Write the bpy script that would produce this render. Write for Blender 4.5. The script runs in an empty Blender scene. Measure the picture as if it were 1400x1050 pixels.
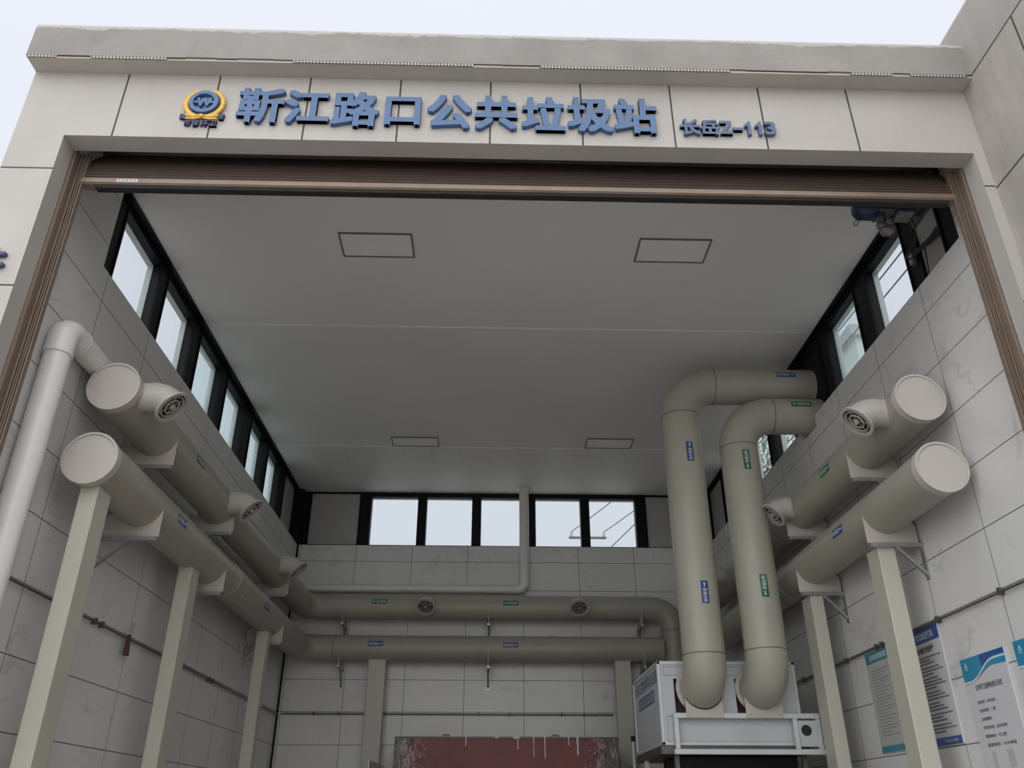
import bpy, math, random
from mathutils import Vector, Matrix
from math import sin, cos, pi, radians

random.seed(7)
S = bpy.context.scene
COL = S.collection

# ------------------------------------------------------------------ camera
cam_d = bpy.data.cameras.new('camera')
cam = bpy.data.objects.new('camera', cam_d)
COL.objects.link(cam)
S.camera = cam
YAW, PITCH, ROLL = 0.025603, 0.481369, 0.001683
fw = Vector((sin(YAW)*cos(PITCH), cos(YAW)*cos(PITCH), sin(PITCH)))
rt = Vector((cos(YAW), -sin(YAW), 0))
up = rt.cross(fw)
r2 = rt*cos(ROLL) + up*sin(ROLL)
u2 = -rt*sin(ROLL) + up*cos(ROLL)
M = Matrix.Identity(4)
for i in range(3):
    M[i][0], M[i][1], M[i][2] = r2[i], u2[i], -fw[i]
M[0][3], M[1][3], M[2][3] = 0.0, -4.0092, 1.6
cam.matrix_world = M
cam_d.sensor_fit = 'HORIZONTAL'
cam_d.sensor_width = 36.0
cam_d.lens = 36.0*1135.8/1400.0
cam_d.clip_end = 500

# ------------------------------------------------------------------ sky, sun, exposure
S.view_settings.view_transform = 'Standard'
S.view_settings.look = 'None'
S.view_settings.gamma = 1.0
S.view_settings.exposure = 0.0
S.view_settings.use_curve_mapping = False
W = bpy.data.worlds.new('overcast_sky')
S.world = W
W.use_nodes = True
nt = W.node_tree
nt.nodes.clear()
wo = nt.nodes.new('ShaderNodeOutputWorld')
bg = nt.nodes.new('ShaderNodeBackground')
tc = nt.nodes.new('ShaderNodeTexCoord')
sx = nt.nodes.new('ShaderNodeSeparateXYZ')
rp = nt.nodes.new('ShaderNodeValToRGB')
mr = nt.nodes.new('ShaderNodeMapRange')
mr.inputs[1].default_value = -1
mr.inputs[2].default_value = 1
nt.links.new(tc.outputs['Generated'], sx.inputs[0])
nt.links.new(sx.outputs['Z'], mr.inputs[0])
nt.links.new(mr.outputs[0], rp.inputs[0])
nt.links.new(rp.outputs[0], bg.inputs[0])
nt.links.new(bg.outputs[0], wo.inputs[0])
els = rp.color_ramp.elements
els[0].position = 0.0
els[0].color = (.18, .18, .17, 1)
els[1].position = 1.0
els[1].color = (2.6, 2.6, 2.65, 1)
for p, c in ((.49, (.22, .22, .21, 1)), (.51, (.70, .73, .80, 1)), (.72, (.80, .83, .92, 1)),
             (.90, (.855, .885, .985, 1)), (.93, (1.5, 1.5, 1.55, 1))):
    e = els.new(p)
    e.color = c
bg.inputs[1].default_value = 1.0

sl = bpy.data.lights.new('cloudy_sun', 'SUN')
sl.energy = 2.65
sl.angle = radians(110)
sl.color = (1.0, .985, .96)
so = bpy.data.objects.new('cloudy_sun', sl)
COL.objects.link(so)
so.rotation_euler = Vector((0.30, 0.90, -0.42)).to_track_quat('-Z', 'Y').to_euler()
so.location = (0, -20, 20)

# ------------------------------------------------------------------ materials
def newmat(name):
    m = bpy.data.materials.new(name)
    m.use_nodes = True
    n = m.node_tree
    return m, n, n.nodes['Principled BSDF']

def N(n, t, **k):
    o = n.nodes.new(t)
    for a, b in k.items():
        setattr(o, a, b)
    return o

def math_n(n, op, a, b=None):
    o = N(n, 'ShaderNodeMath', operation=op)
    for i, v in enumerate((a, b)):
        if v is None:
            continue
        if isinstance(v, (int, float)):
            o.inputs[i].default_value = v
        else:
            n.links.new(v, o.inputs[i])
    return o.outputs[0]

def mixc(n, f, a, b):
    o = N(n, 'ShaderNodeMix', data_type='RGBA')
    if isinstance(f, (int, float)):
        o.inputs[0].default_value = f
    else:
        n.links.new(f, o.inputs[0])
    for i, v in ((6, a), (7, b)):
        if isinstance(v, tuple):
            o.inputs[i].default_value = (*v[:3], 1)
        else:
            n.links.new(v, o.inputs[i])
    return o.outputs[2]

def xyz(n):
    t = N(n, 'ShaderNodeTexCoord')
    s = N(n, 'ShaderNodeSeparateXYZ')
    n.links.new(t.outputs['Object'], s.inputs[0])
    return t.outputs['Object'], s.outputs[0], s.outputs[1], s.outputs[2]

def noise(n, co, scale, detail=4, rough=.55, stretch=None):
    if stretch:
        mp = N(n, 'ShaderNodeMapping')
        mp.inputs['Scale'].default_value = stretch
        n.links.new(co, mp.inputs[0])
        co = mp.outputs[0]
    t = N(n, 'ShaderNodeTexNoise')
    t.inputs['Scale'].default_value = scale
    t.inputs['Detail'].default_value = detail
    t.inputs['Roughness'].default_value = rough
    n.links.new(co, t.inputs['Vector'])
    return t.outputs[0]

def ramp(n, f, lo, hi):
    o = N(n, 'ShaderNodeMapRange')
    o.inputs[1].default_value = lo
    o.inputs[2].default_value = hi
    n.links.new(f, o.inputs[0])
    return o.outputs[0]

def lines(n, c, origin, period, width):
    a = math_n(n, 'SUBTRACT', c, origin)
    a = math_n(n, 'DIVIDE', a, period)
    a = math_n(n, 'ADD', a, .5)
    a = math_n(n, 'FRACT', a)
    a = math_n(n, 'SUBTRACT', a, .5)
    a = math_n(n, 'ABSOLUTE', a)
    return math_n(n, 'LESS_THAN', a, width/2/period)

def mat(name, col, rough=.5, metal=0., var=.10, scale=3., bump=0., coat=0., stretch=None):
    m, n, b = newmat(name)
    co, *_ = xyz(n)
    f = noise(n, co, scale, 5, .6, stretch)
    f = ramp(n, f, .3, .7)
    dark = tuple(max(0, c*(1-var)) for c in col)
    lite = tuple(min(1, c*(1+var*.6)) for c in col)
    n.links.new(mixc(n, f, dark, lite), b.inputs['Base Color'])
    b.inputs['Roughness'].default_value = rough
    b.inputs['Metallic'].default_value = metal
    if coat:
        b.inputs['Coat Weight'].default_value = coat
    if bump:
        bp = N(n, 'ShaderNodeBump')
        bp.inputs['Strength'].default_value = bump
        bp.inputs['Distance'].default_value = .01
        n.links.new(noise(n, co, scale*12, 4), bp.inputs['Height'])
        n.links.new(bp.outputs[0], b.inputs['Normal'])
    return m

def facade_mat():
    m, n, b = newmat('facade_stone_paint')
    co, x, y, z = xyz(n)
    f = ramp(n, noise(n, co, 1.6, 6, .6), .3, .7)
    c = mixc(n, f, (.415, .39, .36), (.475, .45, .418))
    st = ramp(n, noise(n, co, 2.5, 5, .6, (6, 1, .6)), .55, .8)
    c = mixc(n, math_n(n, 'MULTIPLY', st, .25), c, (.345, .32, .285))
    v = lines(n, x, -2.4423, .6, .012)
    front = math_n(n, 'LESS_THAN', y, .002)
    v = math_n(n, 'MULTIPLY', v, math_n(n, 'GREATER_THAN', z, 5.432))
    v = math_n(n, 'MULTIPLY', v, math_n(n, 'GREATER_THAN', x, -2.5))
    v = math_n(n, 'MULTIPLY', v, math_n(n, 'LESS_THAN', x, 2.45))
    h = lines(n, z, 5.158, .87, .012)
    h = math_n(n, 'MULTIPLY', h, math_n(n, 'LESS_THAN', z, 5.432))
    g = math_n(n, 'MULTIPLY', math_n(n, 'MAXIMUM', v, h), front)
    c = mixc(n, g, c, (.055, .048, .042))
    n.links.new(c, b.inputs['Base Color'])
    b.inputs['Roughness'].default_value = .7
    bp = N(n, 'ShaderNodeBump')
    bp.inputs['Strength'].default_value = .12
    bp.inputs['Distance'].default_value = .004
    n.links.new(noise(n, co, 160, 3), bp.inputs['Height'])
    n.links.new(bp.outputs[0], b.inputs['Normal'])
    return m

def wing_mat():
    m, n, b = newmat('wing_stone_paint')
    co, x, y, z = xyz(n)
    f = ramp(n, noise(n, co, 1.3, 7, .65), .3, .7)
    c = mixc(n, f, (.355, .33, .295), (.455, .425, .38))
    top = math_n(n, 'GREATER_THAN', z, 6.0)
    st = ramp(n, noise(n, co, 1.8, 6, .7, (1, 3, .5)), .42, .68)
    c = mixc(n, math_n(n, 'MULTIPLY', st, .55), c, (.27, .25, .225))
    c = mixc(n, math_n(n, 'MULTIPLY', top, .35), c, (.30, .285, .275))
    h = lines(n, z, 5.14, .865, .014)
    v = math_n(n, 'MULTIPLY', lines(n, y, -.59, 1.2, .014), math_n(n, 'LESS_THAN', z, 6.0))
    h = math_n(n, 'MULTIPLY', h, math_n(n, 'LESS_THAN', z, 6.3))
    c = mixc(n, math_n(n, 'MAXIMUM', v, h), c, (.05, .045, .04))
    n.links.new(c, b.inputs['Base Color'])
    b.inputs['Roughness'].default_value = .75
    return m

def cement_mat():
    m, n, b = newmat('parapet_cement')
    co, x, y, z = xyz(n)
    f = ramp(n, noise(n, co, 2.2, 7, .65), .3, .7)
    c = mixc(n, f, (.235, .222, .205), (.315, .298, .278))
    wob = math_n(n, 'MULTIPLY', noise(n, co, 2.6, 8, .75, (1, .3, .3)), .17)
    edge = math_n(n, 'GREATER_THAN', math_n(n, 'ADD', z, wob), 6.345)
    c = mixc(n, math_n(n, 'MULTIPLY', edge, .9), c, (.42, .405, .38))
    st = ramp(n, noise(n, co, 3, 5, .6, (5, 1, .5)), .5, .8)
    c = mixc(n, math_n(n, 'MULTIPLY', st, .35), c, (.24, .23, .215))
    n.links.new(c, b.inputs['Base Color'])
    b.inputs['Roughness'].default_value = .85
    bp = N(n, 'ShaderNodeBump')
    bp.inputs['Strength'].default_value = .3
    bp.inputs['Distance'].default_value = .01
    n.links.new(noise(n, co, 40, 5), bp.inputs['Height'])
    n.links.new(bp.outputs[0], b.inputs['Normal'])
    return m

def tile_mat(name, axis, org, per):
    m, n, b = newmat(name)
    co, x, y, z = xyz(n)
    u = x if axis == 'x' else y
    f = ramp(n, noise(n, co, 1.1, 5, .6), .3, .7)
    c = mixc(n, f, (.65, .645, .625), (.73, .725, .71))
    # faint marble veins
    wv = N(n, 'ShaderNodeTexNoise')
    wv.inputs['Scale'].default_value = 1.6
    wv.inputs['Detail'].default_value = 6
    wv.inputs['Distortion'].default_value = .5
    mp = N(n, 'ShaderNodeMapping')
    mp.inputs['Rotation'].default_value = (.6, .5, .7)
    mp.inputs['Scale'].default_value = (1.8, .8, 1.3)
    n.links.new(co, mp.inputs[0])
    n.links.new(mp.outputs[0], wv.inputs['Vector'])
    vein = math_n(n, 'ABSOLUTE', math_n(n, 'SUBTRACT', wv.outputs[0], .5))
    vein = math_n(n, 'SUBTRACT', 1.0, ramp(n, vein, .0, .022))
    patch = ramp(n, noise(n, co, 2.1, 2), .5, .65)
    vein = math_n(n, 'MULTIPLY', math_n(n, 'MULTIPLY', vein, patch), .28)
    c = mixc(n, vein, c, (.22, .215, .21))
    g = math_n(n, 'MAXIMUM', lines(n, u, org, per, .0065), lines(n, z, 4.865, .4045, .0065))
    c = mixc(n, g, c, (.105, .10, .095))
    n.links.new(c, b.inputs['Base Color'])
    rr = mixc(n, g, (.28, .28, .28), (.8, .8, .8))
    n.links.new(rr, b.inputs['Roughness'])
    return m

def ceiling_mat():
    m, n, b = newmat('ceiling_panel_white')
    co, x, y, z = xyz(n)
    f = ramp(n, noise(n, co, .8, 3), .3, .7)
    c = mixc(n, f, (.74, .725, .70), (.79, .775, .75))
    far = math_n(n, 'GREATER_THAN', y, 6.18)
    g = math_n(n, 'MULTIPLY', lines(n, x, -.428, .385, .006), far)
    c = mixc(n, math_n(n, 'MULTIPLY', g, .3), c, (.25, .25, .25))
    n.links.new(c, b.inputs['Base Color'])
    b.inputs['Roughness'].default_value = .5
    b.inputs['Specular IOR Level'].default_value = .25
    return m

def hopper_mat():
    m, n, b = newmat('worn_dark_red_paint')
    co, x, y, z = xyz(n)
    f = ramp(n, noise(n, co, 3, 6, .65), .3, .7)
    c = mixc(n, f, (.14, .027, .028), (.22, .048, .046))
    # worn whitish corners: wear grows towards both ends of the plate
    e = math_n(n, 'ABSOLUTE', math_n(n, 'SUBTRACT', x, .215))
    e = ramp(n, e, .80, 1.30)
    spk = noise(n, co, 34, 8, .78, (1, 1, .45))
    k = math_n(n, 'GREATER_THAN', math_n(n, 'ADD', math_n(n, 'MULTIPLY', e, .26), spk), .66)
    c = mixc(n, k, c, (.34, .30, .28))
    k2 = math_n(n, 'GREATER_THAN', math_n(n, 'ADD', math_n(n, 'MULTIPLY', e, .24), noise(n, co, 24, 7, .75, (1, 1, .5))), .68)
    c = mixc(n, math_n(n, 'MULTIPLY', k2, .75), c, (.055, .03, .028))
    n.links.new(c, b.inputs['Base Color'])
    b.inputs['Roughness'].default_value = .5
    return m

def glass_mat(name, tint, milk=0.):
    m = bpy.data.materials.new(name)
    m.use_nodes = True
    n = m.node_tree
    n.nodes.clear()
    o = N(n, 'ShaderNodeOutputMaterial')
    t = N(n, 'ShaderNodeBsdfTransparent')
    t.inputs[0].default_value = (*tint, 1)
    g = N(n, 'ShaderNodeBsdfGlossy')
    g.inputs['Roughness'].default_value = .03
    fr = N(n, 'ShaderNodeFresnel')
    fr.inputs[0].default_value = 1.45
    mx = N(n, 'ShaderNodeMixShader')
    ge = N(n, 'ShaderNodeNewGeometry')
    front = math_n(n, 'SUBTRACT', 1.0, ge.outputs['Backfacing'])
    n.links.new(math_n(n, 'MULTIPLY', fr.outputs[0], front), mx.inputs[0])
    n.links.new(t.outputs[0], mx.inputs[1])
    n.links.new(g.outputs[0], mx.inputs[2])
    last = mx.outputs[0]
    if milk:
        tl = N(n, 'ShaderNodeBsdfTranslucent')
        tl.inputs[0].default_value = (.8, .85, .84, 1)
        m2 = N(n, 'ShaderNodeMixShader')
        m2.inputs[0].default_value = milk
        n.links.new(last, m2.inputs[1])
        n.links.new(tl.outputs[0], m2.inputs[2])
        last = m2.outputs[0]
    n.links.new(last, o.inputs[0])
    return m

def perforated_mat():
    m, n, b = newmat('perforated_corner_bead')
    co, x, y, z = xyz(n)
    g = lines(n, x, 0, .022, .012)
    c = mixc(n, g, (.50, .48, .45), (.16, .15, .14))
    n.links.new(c, b.inputs['Base Color'])
    b.inputs['Roughness'].default_value = .6
    return m

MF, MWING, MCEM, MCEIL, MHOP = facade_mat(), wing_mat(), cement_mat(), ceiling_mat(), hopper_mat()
MSOFFIT = mat('painted_soffit', (.46, .425, .385), .75, var=.1, scale=1.5)
MTL = tile_mat('marble_tile_side', 'y', 1.045, .8225)
MTB = tile_mat('marble_tile_back', 'x', -1.945, .804)
MBEAD = perforated_mat()
MCRACK = mat('dark_crack', (.035, .03, .027), .9)
MCONC = mat('grey_concrete', (.40, .39, .375), .85, var=.15, scale=1.2, bump=.2)
MFLOOR = mat('stained_floor_concrete', (.27, .265, .25), .7, var=.2, scale=1.2)
MPIPE = mat('beige_duct_paint', (.37, .347, .288), .42, var=.06, scale=2.5)
MPIPE2 = mat('beige_tall_duct_paint', (.42, .40, .335), .42, var=.06, scale=2.5)
MCAP = mat('beige_cap_paint', (.54, .50, .46), .5, var=.05, scale=3)
MCOLM = mat('cream_column_paint', (.52, .50, .42), .42, var=.05, scale=2)
MPLATE = mat('cream_saddle_paint', (.50, .46, .41), .45, var=.05)
MSEAM = mat('dark_joint_sealant', (.15, .135, .115), .6)
MSTEEL = mat('galvanised_steel', (.42, .42, .42), .4, .7, var=.15, scale=18)
MDSTEEL = mat('dark_steel', (.13, .127, .122), .45, .6, var=.2, scale=15)
MPVC = mat('white_plastic_pipe', (.74, .72, .69), .32, var=.04, scale=3)
MNOZ = mat('beige_nozzle_plastic', (.50, .47, .435), .42, var=.05, scale=6)
MDARKIN = mat('dark_duct_interior', (.03, .027, .024), .8)
MBLACK = mat('black_window_frame', (.006, .007, .010), .5, var=.1)
MBLACK.node_tree.nodes['Principled BSDF'].inputs['Specular IOR Level'].default_value = .2
MSASH = mat('grey_aluminium_sash', (.42, .46, .45), .4, .2)
MPANEL = mat('grey_infill_panel', (.42, .41, .40), .5, var=.05)
MBROWN = mat('brown_shutter_metal', (.115, .083, .07), .38, .35, var=.12, scale=5, stretch=(.3, 1, 6))
MBROWN2 = mat('brown_rail_metal', (.27, .205, .16), .36, .35, var=.12, scale=5)
MRUB = mat('black_rubber', (.018, .017, .016), .7)
MBLUE = mat('blue_letter_paint', (.065, .135, .275), .42, var=.05, scale=10)
MBLUE2 = mat('grey_blue_letter_paint', (.065, .115, .215), .42, var=.05, scale=10)
MNAVY = mat('navy_letter_paint', (.055, .065, .15), .5)
MGOLD = mat('gold_paint', (.72, .46, .10), .4, .15, var=.15, scale=60)
MWHITE = mat('white_paint', (.72, .72, .71), .45, var=.04)
MUNIT = mat('white_enamel_cabinet', (.50, .53, .545), .38, var=.05, scale=3)
MUNITT = mat('light_frame_aluminium', (.60, .61, .615), .38, .1, var=.06)
MREDBR = mat('dark_brown_filter', (.07, .04, .04), .7, var=.3, scale=30)
MMOTOR = mat('blue_motor_paint', (.008, .026, .085), .35, var=.1)
MCABLE = mat('black_cable', (.02, .02, .02), .5)
MWRAP = mat('grey_crumpled_wrap', (.22, .20, .19), .55, var=.4, scale=25)
MDIFF = mat('lamp_diffuser_white', (.84, .825, .80), .45, var=.03)
MLFR = mat('lamp_frame_grey', (.16, .155, .15), .5)
MGREEN = mat('green_sticker', (.02, .16, .085), .4)
MBLST = mat('blue_sticker', (.022, .085, .26), .4)
MSTXT = mat('white_print', (.72, .75, .75), .5)
MPRINT = mat('dark_print', (.06, .06, .07), .6)
MGPRINT = mat('grey_print', (.28, .28, .30), .6)
MPOSTW = mat('poster_white', (.60, .60, .62), .3, var=.02)
MPOSTG = mat('poster_pale_grey', (.47, .47, .45), .3, var=.02)
MTEAL = mat('poster_teal', (.045, .23, .33), .35)
MCYAN = mat('poster_cyan', (.02, .26, .46), .35, var=.2)
MPBLUE = mat('poster_blue', (.02, .085, .30), .35)
MTXTB = mat('blue_outline_text', (.08, .13, .21), .5)
MRED = mat('dark_red_plastic', (.09, .03, .035), .45)
MLEAF = mat('tree_leaf', (.34, .44, .33), .6, var=.4, scale=2)
MBARK = mat('tree_bark', (.12, .09, .07), .8)
MBLDG = mat('pale_building_wall', (.62, .63, .60), .8, var=.05)
MGLASS = glass_mat('clear_pane_glass', (.93, .95, .95))
MGLASST = glass_mat('pale_green_pane_glass', (.80, .87, .87), .12)
MDPANE = mat('building_dark_window', (.05, .06, .07), .2)

# ------------------------------------------------------------------ mesh helpers
class MB:
    def __init__(s):
        s.v, s.f, s.sm = [], [], []
    def add(s, vs, fs, smooth=False):
        o = len(s.v)
        s.v += [tuple(v) for v in vs]
        s.f += [tuple(i+o for i in f) for f in fs]
        s.sm += [smooth]*len(fs)
        return s
    def box(s, x0, x1, y0, y1, z0, z1):
        x0, x1 = min(x0, x1), max(x0, x1)
        y0, y1 = min(y0, y1), max(y0, y1)
        z0, z1 = min(z0, z1), max(z0, z1)
        vs = [(x0,y0,z0),(x1,y0,z0),(x1,y1,z0),(x0,y1,z0),(x0,y0,z1),(x1,y0,z1),(x1,y1,z1),(x0,y1,z1)]
        return s.add(vs, [(0,3,2,1),(4,5,6,7),(0,1,5,4),(1,2,6,5),(2,3,7,6),(3,0,4,7)])
    def bbox(s, x0, x1, y0, y1, z0, z1, b=.006):
        """box with chamfered edges"""
        x0, x1 = min(x0, x1), max(x0, x1)
        y0, y1 = min(y0, y1), max(y0, y1)
        z0, z1 = min(z0, z1), max(z0, z1)
        b = min(b, (x1-x0)*.4, (y1-y0)*.4, (z1-z0)*.4)
        X, Y, Z = (x0, x1), (y0, y1), (z0, z1)
        vs, idx = [], {}
        for i in (0, 1):
            for j in (0, 1):
                for k in (0, 1):
                    dx, dy, dz = (b, -b)[i], (b, -b)[j], (b, -b)[k]
                    idx[i, j, k, 0] = len(vs); vs.append((X[i], Y[j]+dy, Z[k]+dz))
                    idx[i, j, k, 1] = len(vs); vs.append((X[i]+dx, Y[j], Z[k]+dz))
                    idx[i, j, k, 2] = len(vs); vs.append((X[i]+dx, Y[j]+dy, Z[k]))
        F = []
        q = ((0, 0), (1, 0), (1, 1), (0, 1))
        for i in (0, 1):
            F.append(tuple(idx[i, a, c, 0] for a, c in q))
            F.append(tuple(idx[a, i, c, 1] for a, c in q))
            F.append(tuple(idx[a, c, i, 2] for a, c in q))
        for i in (0, 1):
            for j in (0, 1):
                F.append((idx[i, j, 0, 0], idx[i, j, 1, 0], idx[i, j, 1, 1], idx[i, j, 0, 1]))
                F.append((idx[i, 0, j, 0], idx[i, 1, j, 0], idx[i, 1, j, 2], idx[i, 0, j, 2]))
                F.append((idx[0, i, j, 1], idx[1, i, j, 1], idx[1, i, j, 2], idx[0, i, j, 2]))
        for i in (0, 1):
            for j in (0, 1):
                for k in (0, 1):
                    F.append((idx[i, j, k, 0], idx[i, j, k, 1], idx[i, j, k, 2]))
        return s.add(vs, F)
    def tube(s, path, r, seg=28, caps=True, up=None):
        P = [Vector(p) for p in path]
        R = r if isinstance(r, (list, tuple)) else [r]*len(P)
        T = []
        for i in range(len(P)):
            a = P[i]-P[i-1] if i else P[1]-P[0]
            b = P[i+1]-P[i] if i < len(P)-1 else a
            T.append((a.normalized()+b.normalized()).normalized())
        n = Vector(up) if up else (Vector((0, 0, 1)) if abs(T[0].z) < .9 else Vector((0, -1, 0)))
        vs, fs = [], []
        for i, p in enumerate(P):
            n = (n-T[i]*n.dot(T[i])).normalized()
            b = T[i].cross(n)
            k = 1.0
            for j in range(seg):
                a = 2*pi*j/seg
                vs.append(p+(n*cos(a)+b*sin(a))*R[i]*k)
        for i in range(len(P)-1):
            for j in range(seg):
                k = (j+1) % seg
                fs.append((i*seg+j, i*seg+k, (i+1)*seg+k, (i+1)*seg+j))
        s.add(vs, fs, True)
        if caps:
            s.add(vs[:seg], [tuple(range(seg-1, -1, -1))])
            s.add(vs[-seg:], [tuple(range(seg))])
        return s
    def ring(s, c, ax, r0, r1, h, seg=32):
        """flat washer, inner r0, outer r1, thickness h along ax, starting at c"""
        c, ax = Vector(c), Vector(ax).normalized()
        n = ax.orthogonal().normalized()
        b = ax.cross(n)
        vs = []
        for d, r in ((0, r0), (0, r1), (h, r1), (h, r0)):
            for j in range(seg):
                a = 2*pi*j/seg
                vs.append(c+ax*d+(n*cos(a)+b*sin(a))*r)
        fs = []
        for q in range(4):
            for j in range(seg):
                k = (j+1) % seg
                fs.append((q*seg+j, q*seg+k, ((q+1) % 4)*seg+k, ((q+1) % 4)*seg+j))
        return s.add(vs, fs)
    def disc(s, c, ax, r, h, seg=32):
        c, ax = Vector(c), Vector(ax).normalized()
        return s.tube([c, c+ax*h], r, seg)
    def prism(s, pts, o, u, v, w):
        """polygon pts (in u,v from o) extruded by vector w"""
        o, u, v, w = Vector(o), Vector(u), Vector(v), Vector(w)
        n = len(pts)
        a = [o+u*p[0]+v*p[1] for p in pts]
        vs = a+[p+w for p in a]
        fs = [tuple(range(n)), tuple(range(2*n-1, n-1, -1))]
        for i in range(n):
            j = (i+1) % n
            fs.append((j, i, n+i, n+j))
        return s.add(vs, fs)
    def bar(s, a, b, w, h, upv=(0, 0, 1)):
        a, b = Vector(a), Vector(b)
        t = (b-a).normalized()
        sd = t.cross(Vector(upv)).normalized()
        uu = sd.cross(t)
        o = a-sd*w/2-uu*h/2
        return s.prism([(0, 0), (w, 0), (w, h), (0, h)], o, sd, uu, b-a)
    def ball(s, c, r, seg=10, rings=6, sc=(1, 1, 1), rot=None):
        vs, fs = [], []
        c = Vector(c)
        for i in range(rings+1):
            t = pi*i/rings
            for j in range(seg):
                a = 2*pi*j/seg
                p = Vector((sin(t)*cos(a)*sc[0], sin(t)*sin(a)*sc[1], cos(t)*sc[2]))*r
                if rot:
                    p = rot @ p
                vs.append(c+p)
        for i in range(rings):
            for j in range(seg):
                k = (j+1) % seg
                fs.append((i*seg+j, (i+1)*seg+j, (i+1)*seg+k, i*seg+k))
        return s.add(vs, fs, True)
    def build(s, name, m, parent=None, loc=None):
        me = bpy.data.meshes.new(name)
        vs = s.v
        if parent is not None and loc is None:
            L = parent.get('_base', (0, 0, 0))
            L = Vector(L)
            # children are stored in world coordinates with an inverse parent offset
        me.from_pydata(vs, [], s.f)
        me.polygons.foreach_set('use_smooth', s.sm)
        me.validate()
        me.update()
        import bmesh
        b = bmesh.new()
        b.from_mesh(me)
        bmesh.ops.recalc_face_normals(b, faces=b.faces)
        b.to_mesh(me)
        b.free()
        me.materials.append(m)
        o = bpy.data.objects.new(name, me)
        COL.objects.link(o)
        if parent is not None:
            o.parent = parent
            o.matrix_parent_inverse = world_of(parent).inverted()
        return o

def world_of(o):
    m = Matrix.LocRotScale(o.location, o.rotation_euler, o.scale)
    if o.parent:
        m = world_of(o.parent) @ o.matrix_parent_inverse @ m
    return m

def tag(o, label=None, cat=None, group=None, kind=None):
    if label: o['label'] = label
    if cat: o['category'] = cat
    if group: o['group'] = group
    if kind: o['kind'] = kind
    return o

def thing(name, label, cat, loc, group=None):
    o = bpy.data.objects.new(name, None)
    o.empty_display_size = .1
    o.location = loc
    COL.objects.link(o)
    return tag(o, label, cat, group)

def struct(name, mb, m, parent=None):
    o = mb.build(name, m, parent)
    if parent is None:
        o['kind'] = 'structure'
    return o

def bend(pts, R, n=8):
    """polyline with rounded corners"""
    P = [Vector(p) for p in pts]
    Rs = R if isinstance(R, (list, tuple)) else [R]*len(P)
    out = [P[0]]
    for i in range(1, len(P)-1):
        a = (P[i-1]-P[i]).normalized()
        b = (P[i+1]-P[i]).normalized()
        ang = a.angle(b)
        d = Rs[i]/math.tan(ang/2)
        c = P[i]+(a+b).normalized()*(Rs[i]/sin(ang/2))
        p0, p1 = P[i]+a*d, P[i]+b*d
        v0, v1 = p0-c, p1-c
        th = v0.angle(v1)
        for k in range(n+1):
            t = k/n
            out.append(c+(v0*sin((1-t)*th)+v1*sin(t*th))/sin(th))
    out.append(P[-1])
    return out

_tc = {}
def glyphs(text, offset=0., depth=0.):
    """verts/faces of a text in the built-in font, normalised to its own bounding box (0..w/h, 0..1)"""
    key = (text, offset, depth)
    if key in _tc:
        return _tc[key]
    cu = bpy.data.curves.new('t', 'FONT')
    cu.body = text
    cu.size = 1
    cu.offset = offset
    cu.extrude = depth
    cu.resolution_u = 3
    o = bpy.data.objects.new('t', cu)
    COL.objects.link(o)
    dg = bpy.context.evaluated_depsgraph_get()
    me = bpy.data.meshes.new_from_object(o.evaluated_get(dg))
    vs = [v.co.copy() for v in me.vertices]
    fs = [tuple(p.vertices) for p in me.polygons]
    bpy.data.objects.remove(o)
    bpy.data.curves.remove(cu)
    bpy.data.meshes.remove(me)
    x0 = min(v.x for v in vs); x1 = max(v.x for v in vs)
    y0 = min(v.y for v in vs); y1 = max(v.y for v in vs)
    _tc[key] = ([((v.x-x0)/(x1-x0), (v.y-y0)/(y1-y0), v.z) for v in vs], fs, (x1-x0)/(y1-y0))
    return _tc[key]

def flat_text(mb, text, o, u, v, w, h, offset=.0):
    """flat print filling a w x h rectangle with corner o and axes u, v"""
    vs, fs, asp = glyphs(text, offset)
    o, u, v = Vector(o), Vector(u), Vector(v)
    mb.add([o+u*(p[0]*w)+v*(p[1]*h) for p in vs], fs)

# ------------------------------------------------------------------ setting
XL, XR, YB, ZS, ZC = -2.80, 3.15, 7.80, 5.10, 5.957
struct('floor', MB().box(XL, XR, .14, YB, -.12, .004), MFLOOR)
struct('ground', MB().box(-40, 45, -25, 70, -.14, 0), MCONC)
# left wall: full height near the doorway, sill height along the window band
struct('wall_left', MB().box(-3.06, XL, .14, 8.1, 0, ZS).box(-3.06, XL, .14, .95, ZS, ZC), MTL)
w = MB()
w.box(XR, 3.40, .14, 3.26, 0, ZS).box(XR, 3.40, 3.66, 8.1, 0, ZS).box(XR, 3.40, 3.26, 3.66, 0, 4.985)
w.box(XR, 3.40, .14, .45, ZS, ZC)
struct('wall_right', w, MTL)
struct('wall_back', MB().box(XL, XR, YB, 8.06, 0, ZS), MTB)
struct('ceiling', MB().box(-3.10, 3.40, .14, 8.12, ZC, ZC+.06), MCEIL)
struct('wall_front', MB().box(-3.06, 3.17, 0, .14, 5.432, 5.982).box(-3.06, -2.74, 0, .14, 0, 5.432)
       .box(3.10, 3.17, 0, .14, 0, 5.432), MF)
# parapet above the fascia with a rounded top edge
pr = [(.14, 0), (-.126, 0), (-.126, .262)]
for k in range(1, 7):
    a = pi/2*k/6
    pr.append((-.126+.075*(1-cos(a)), .262+.075*sin(a)))
pr += [(.14, .337)]
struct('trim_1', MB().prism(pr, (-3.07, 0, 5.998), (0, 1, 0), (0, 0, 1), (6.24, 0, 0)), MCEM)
struct('trim_2', MB().box(-3.06, 3.17, -.122, .14, 5.982, 5.998), MSOFFIT)
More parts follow.
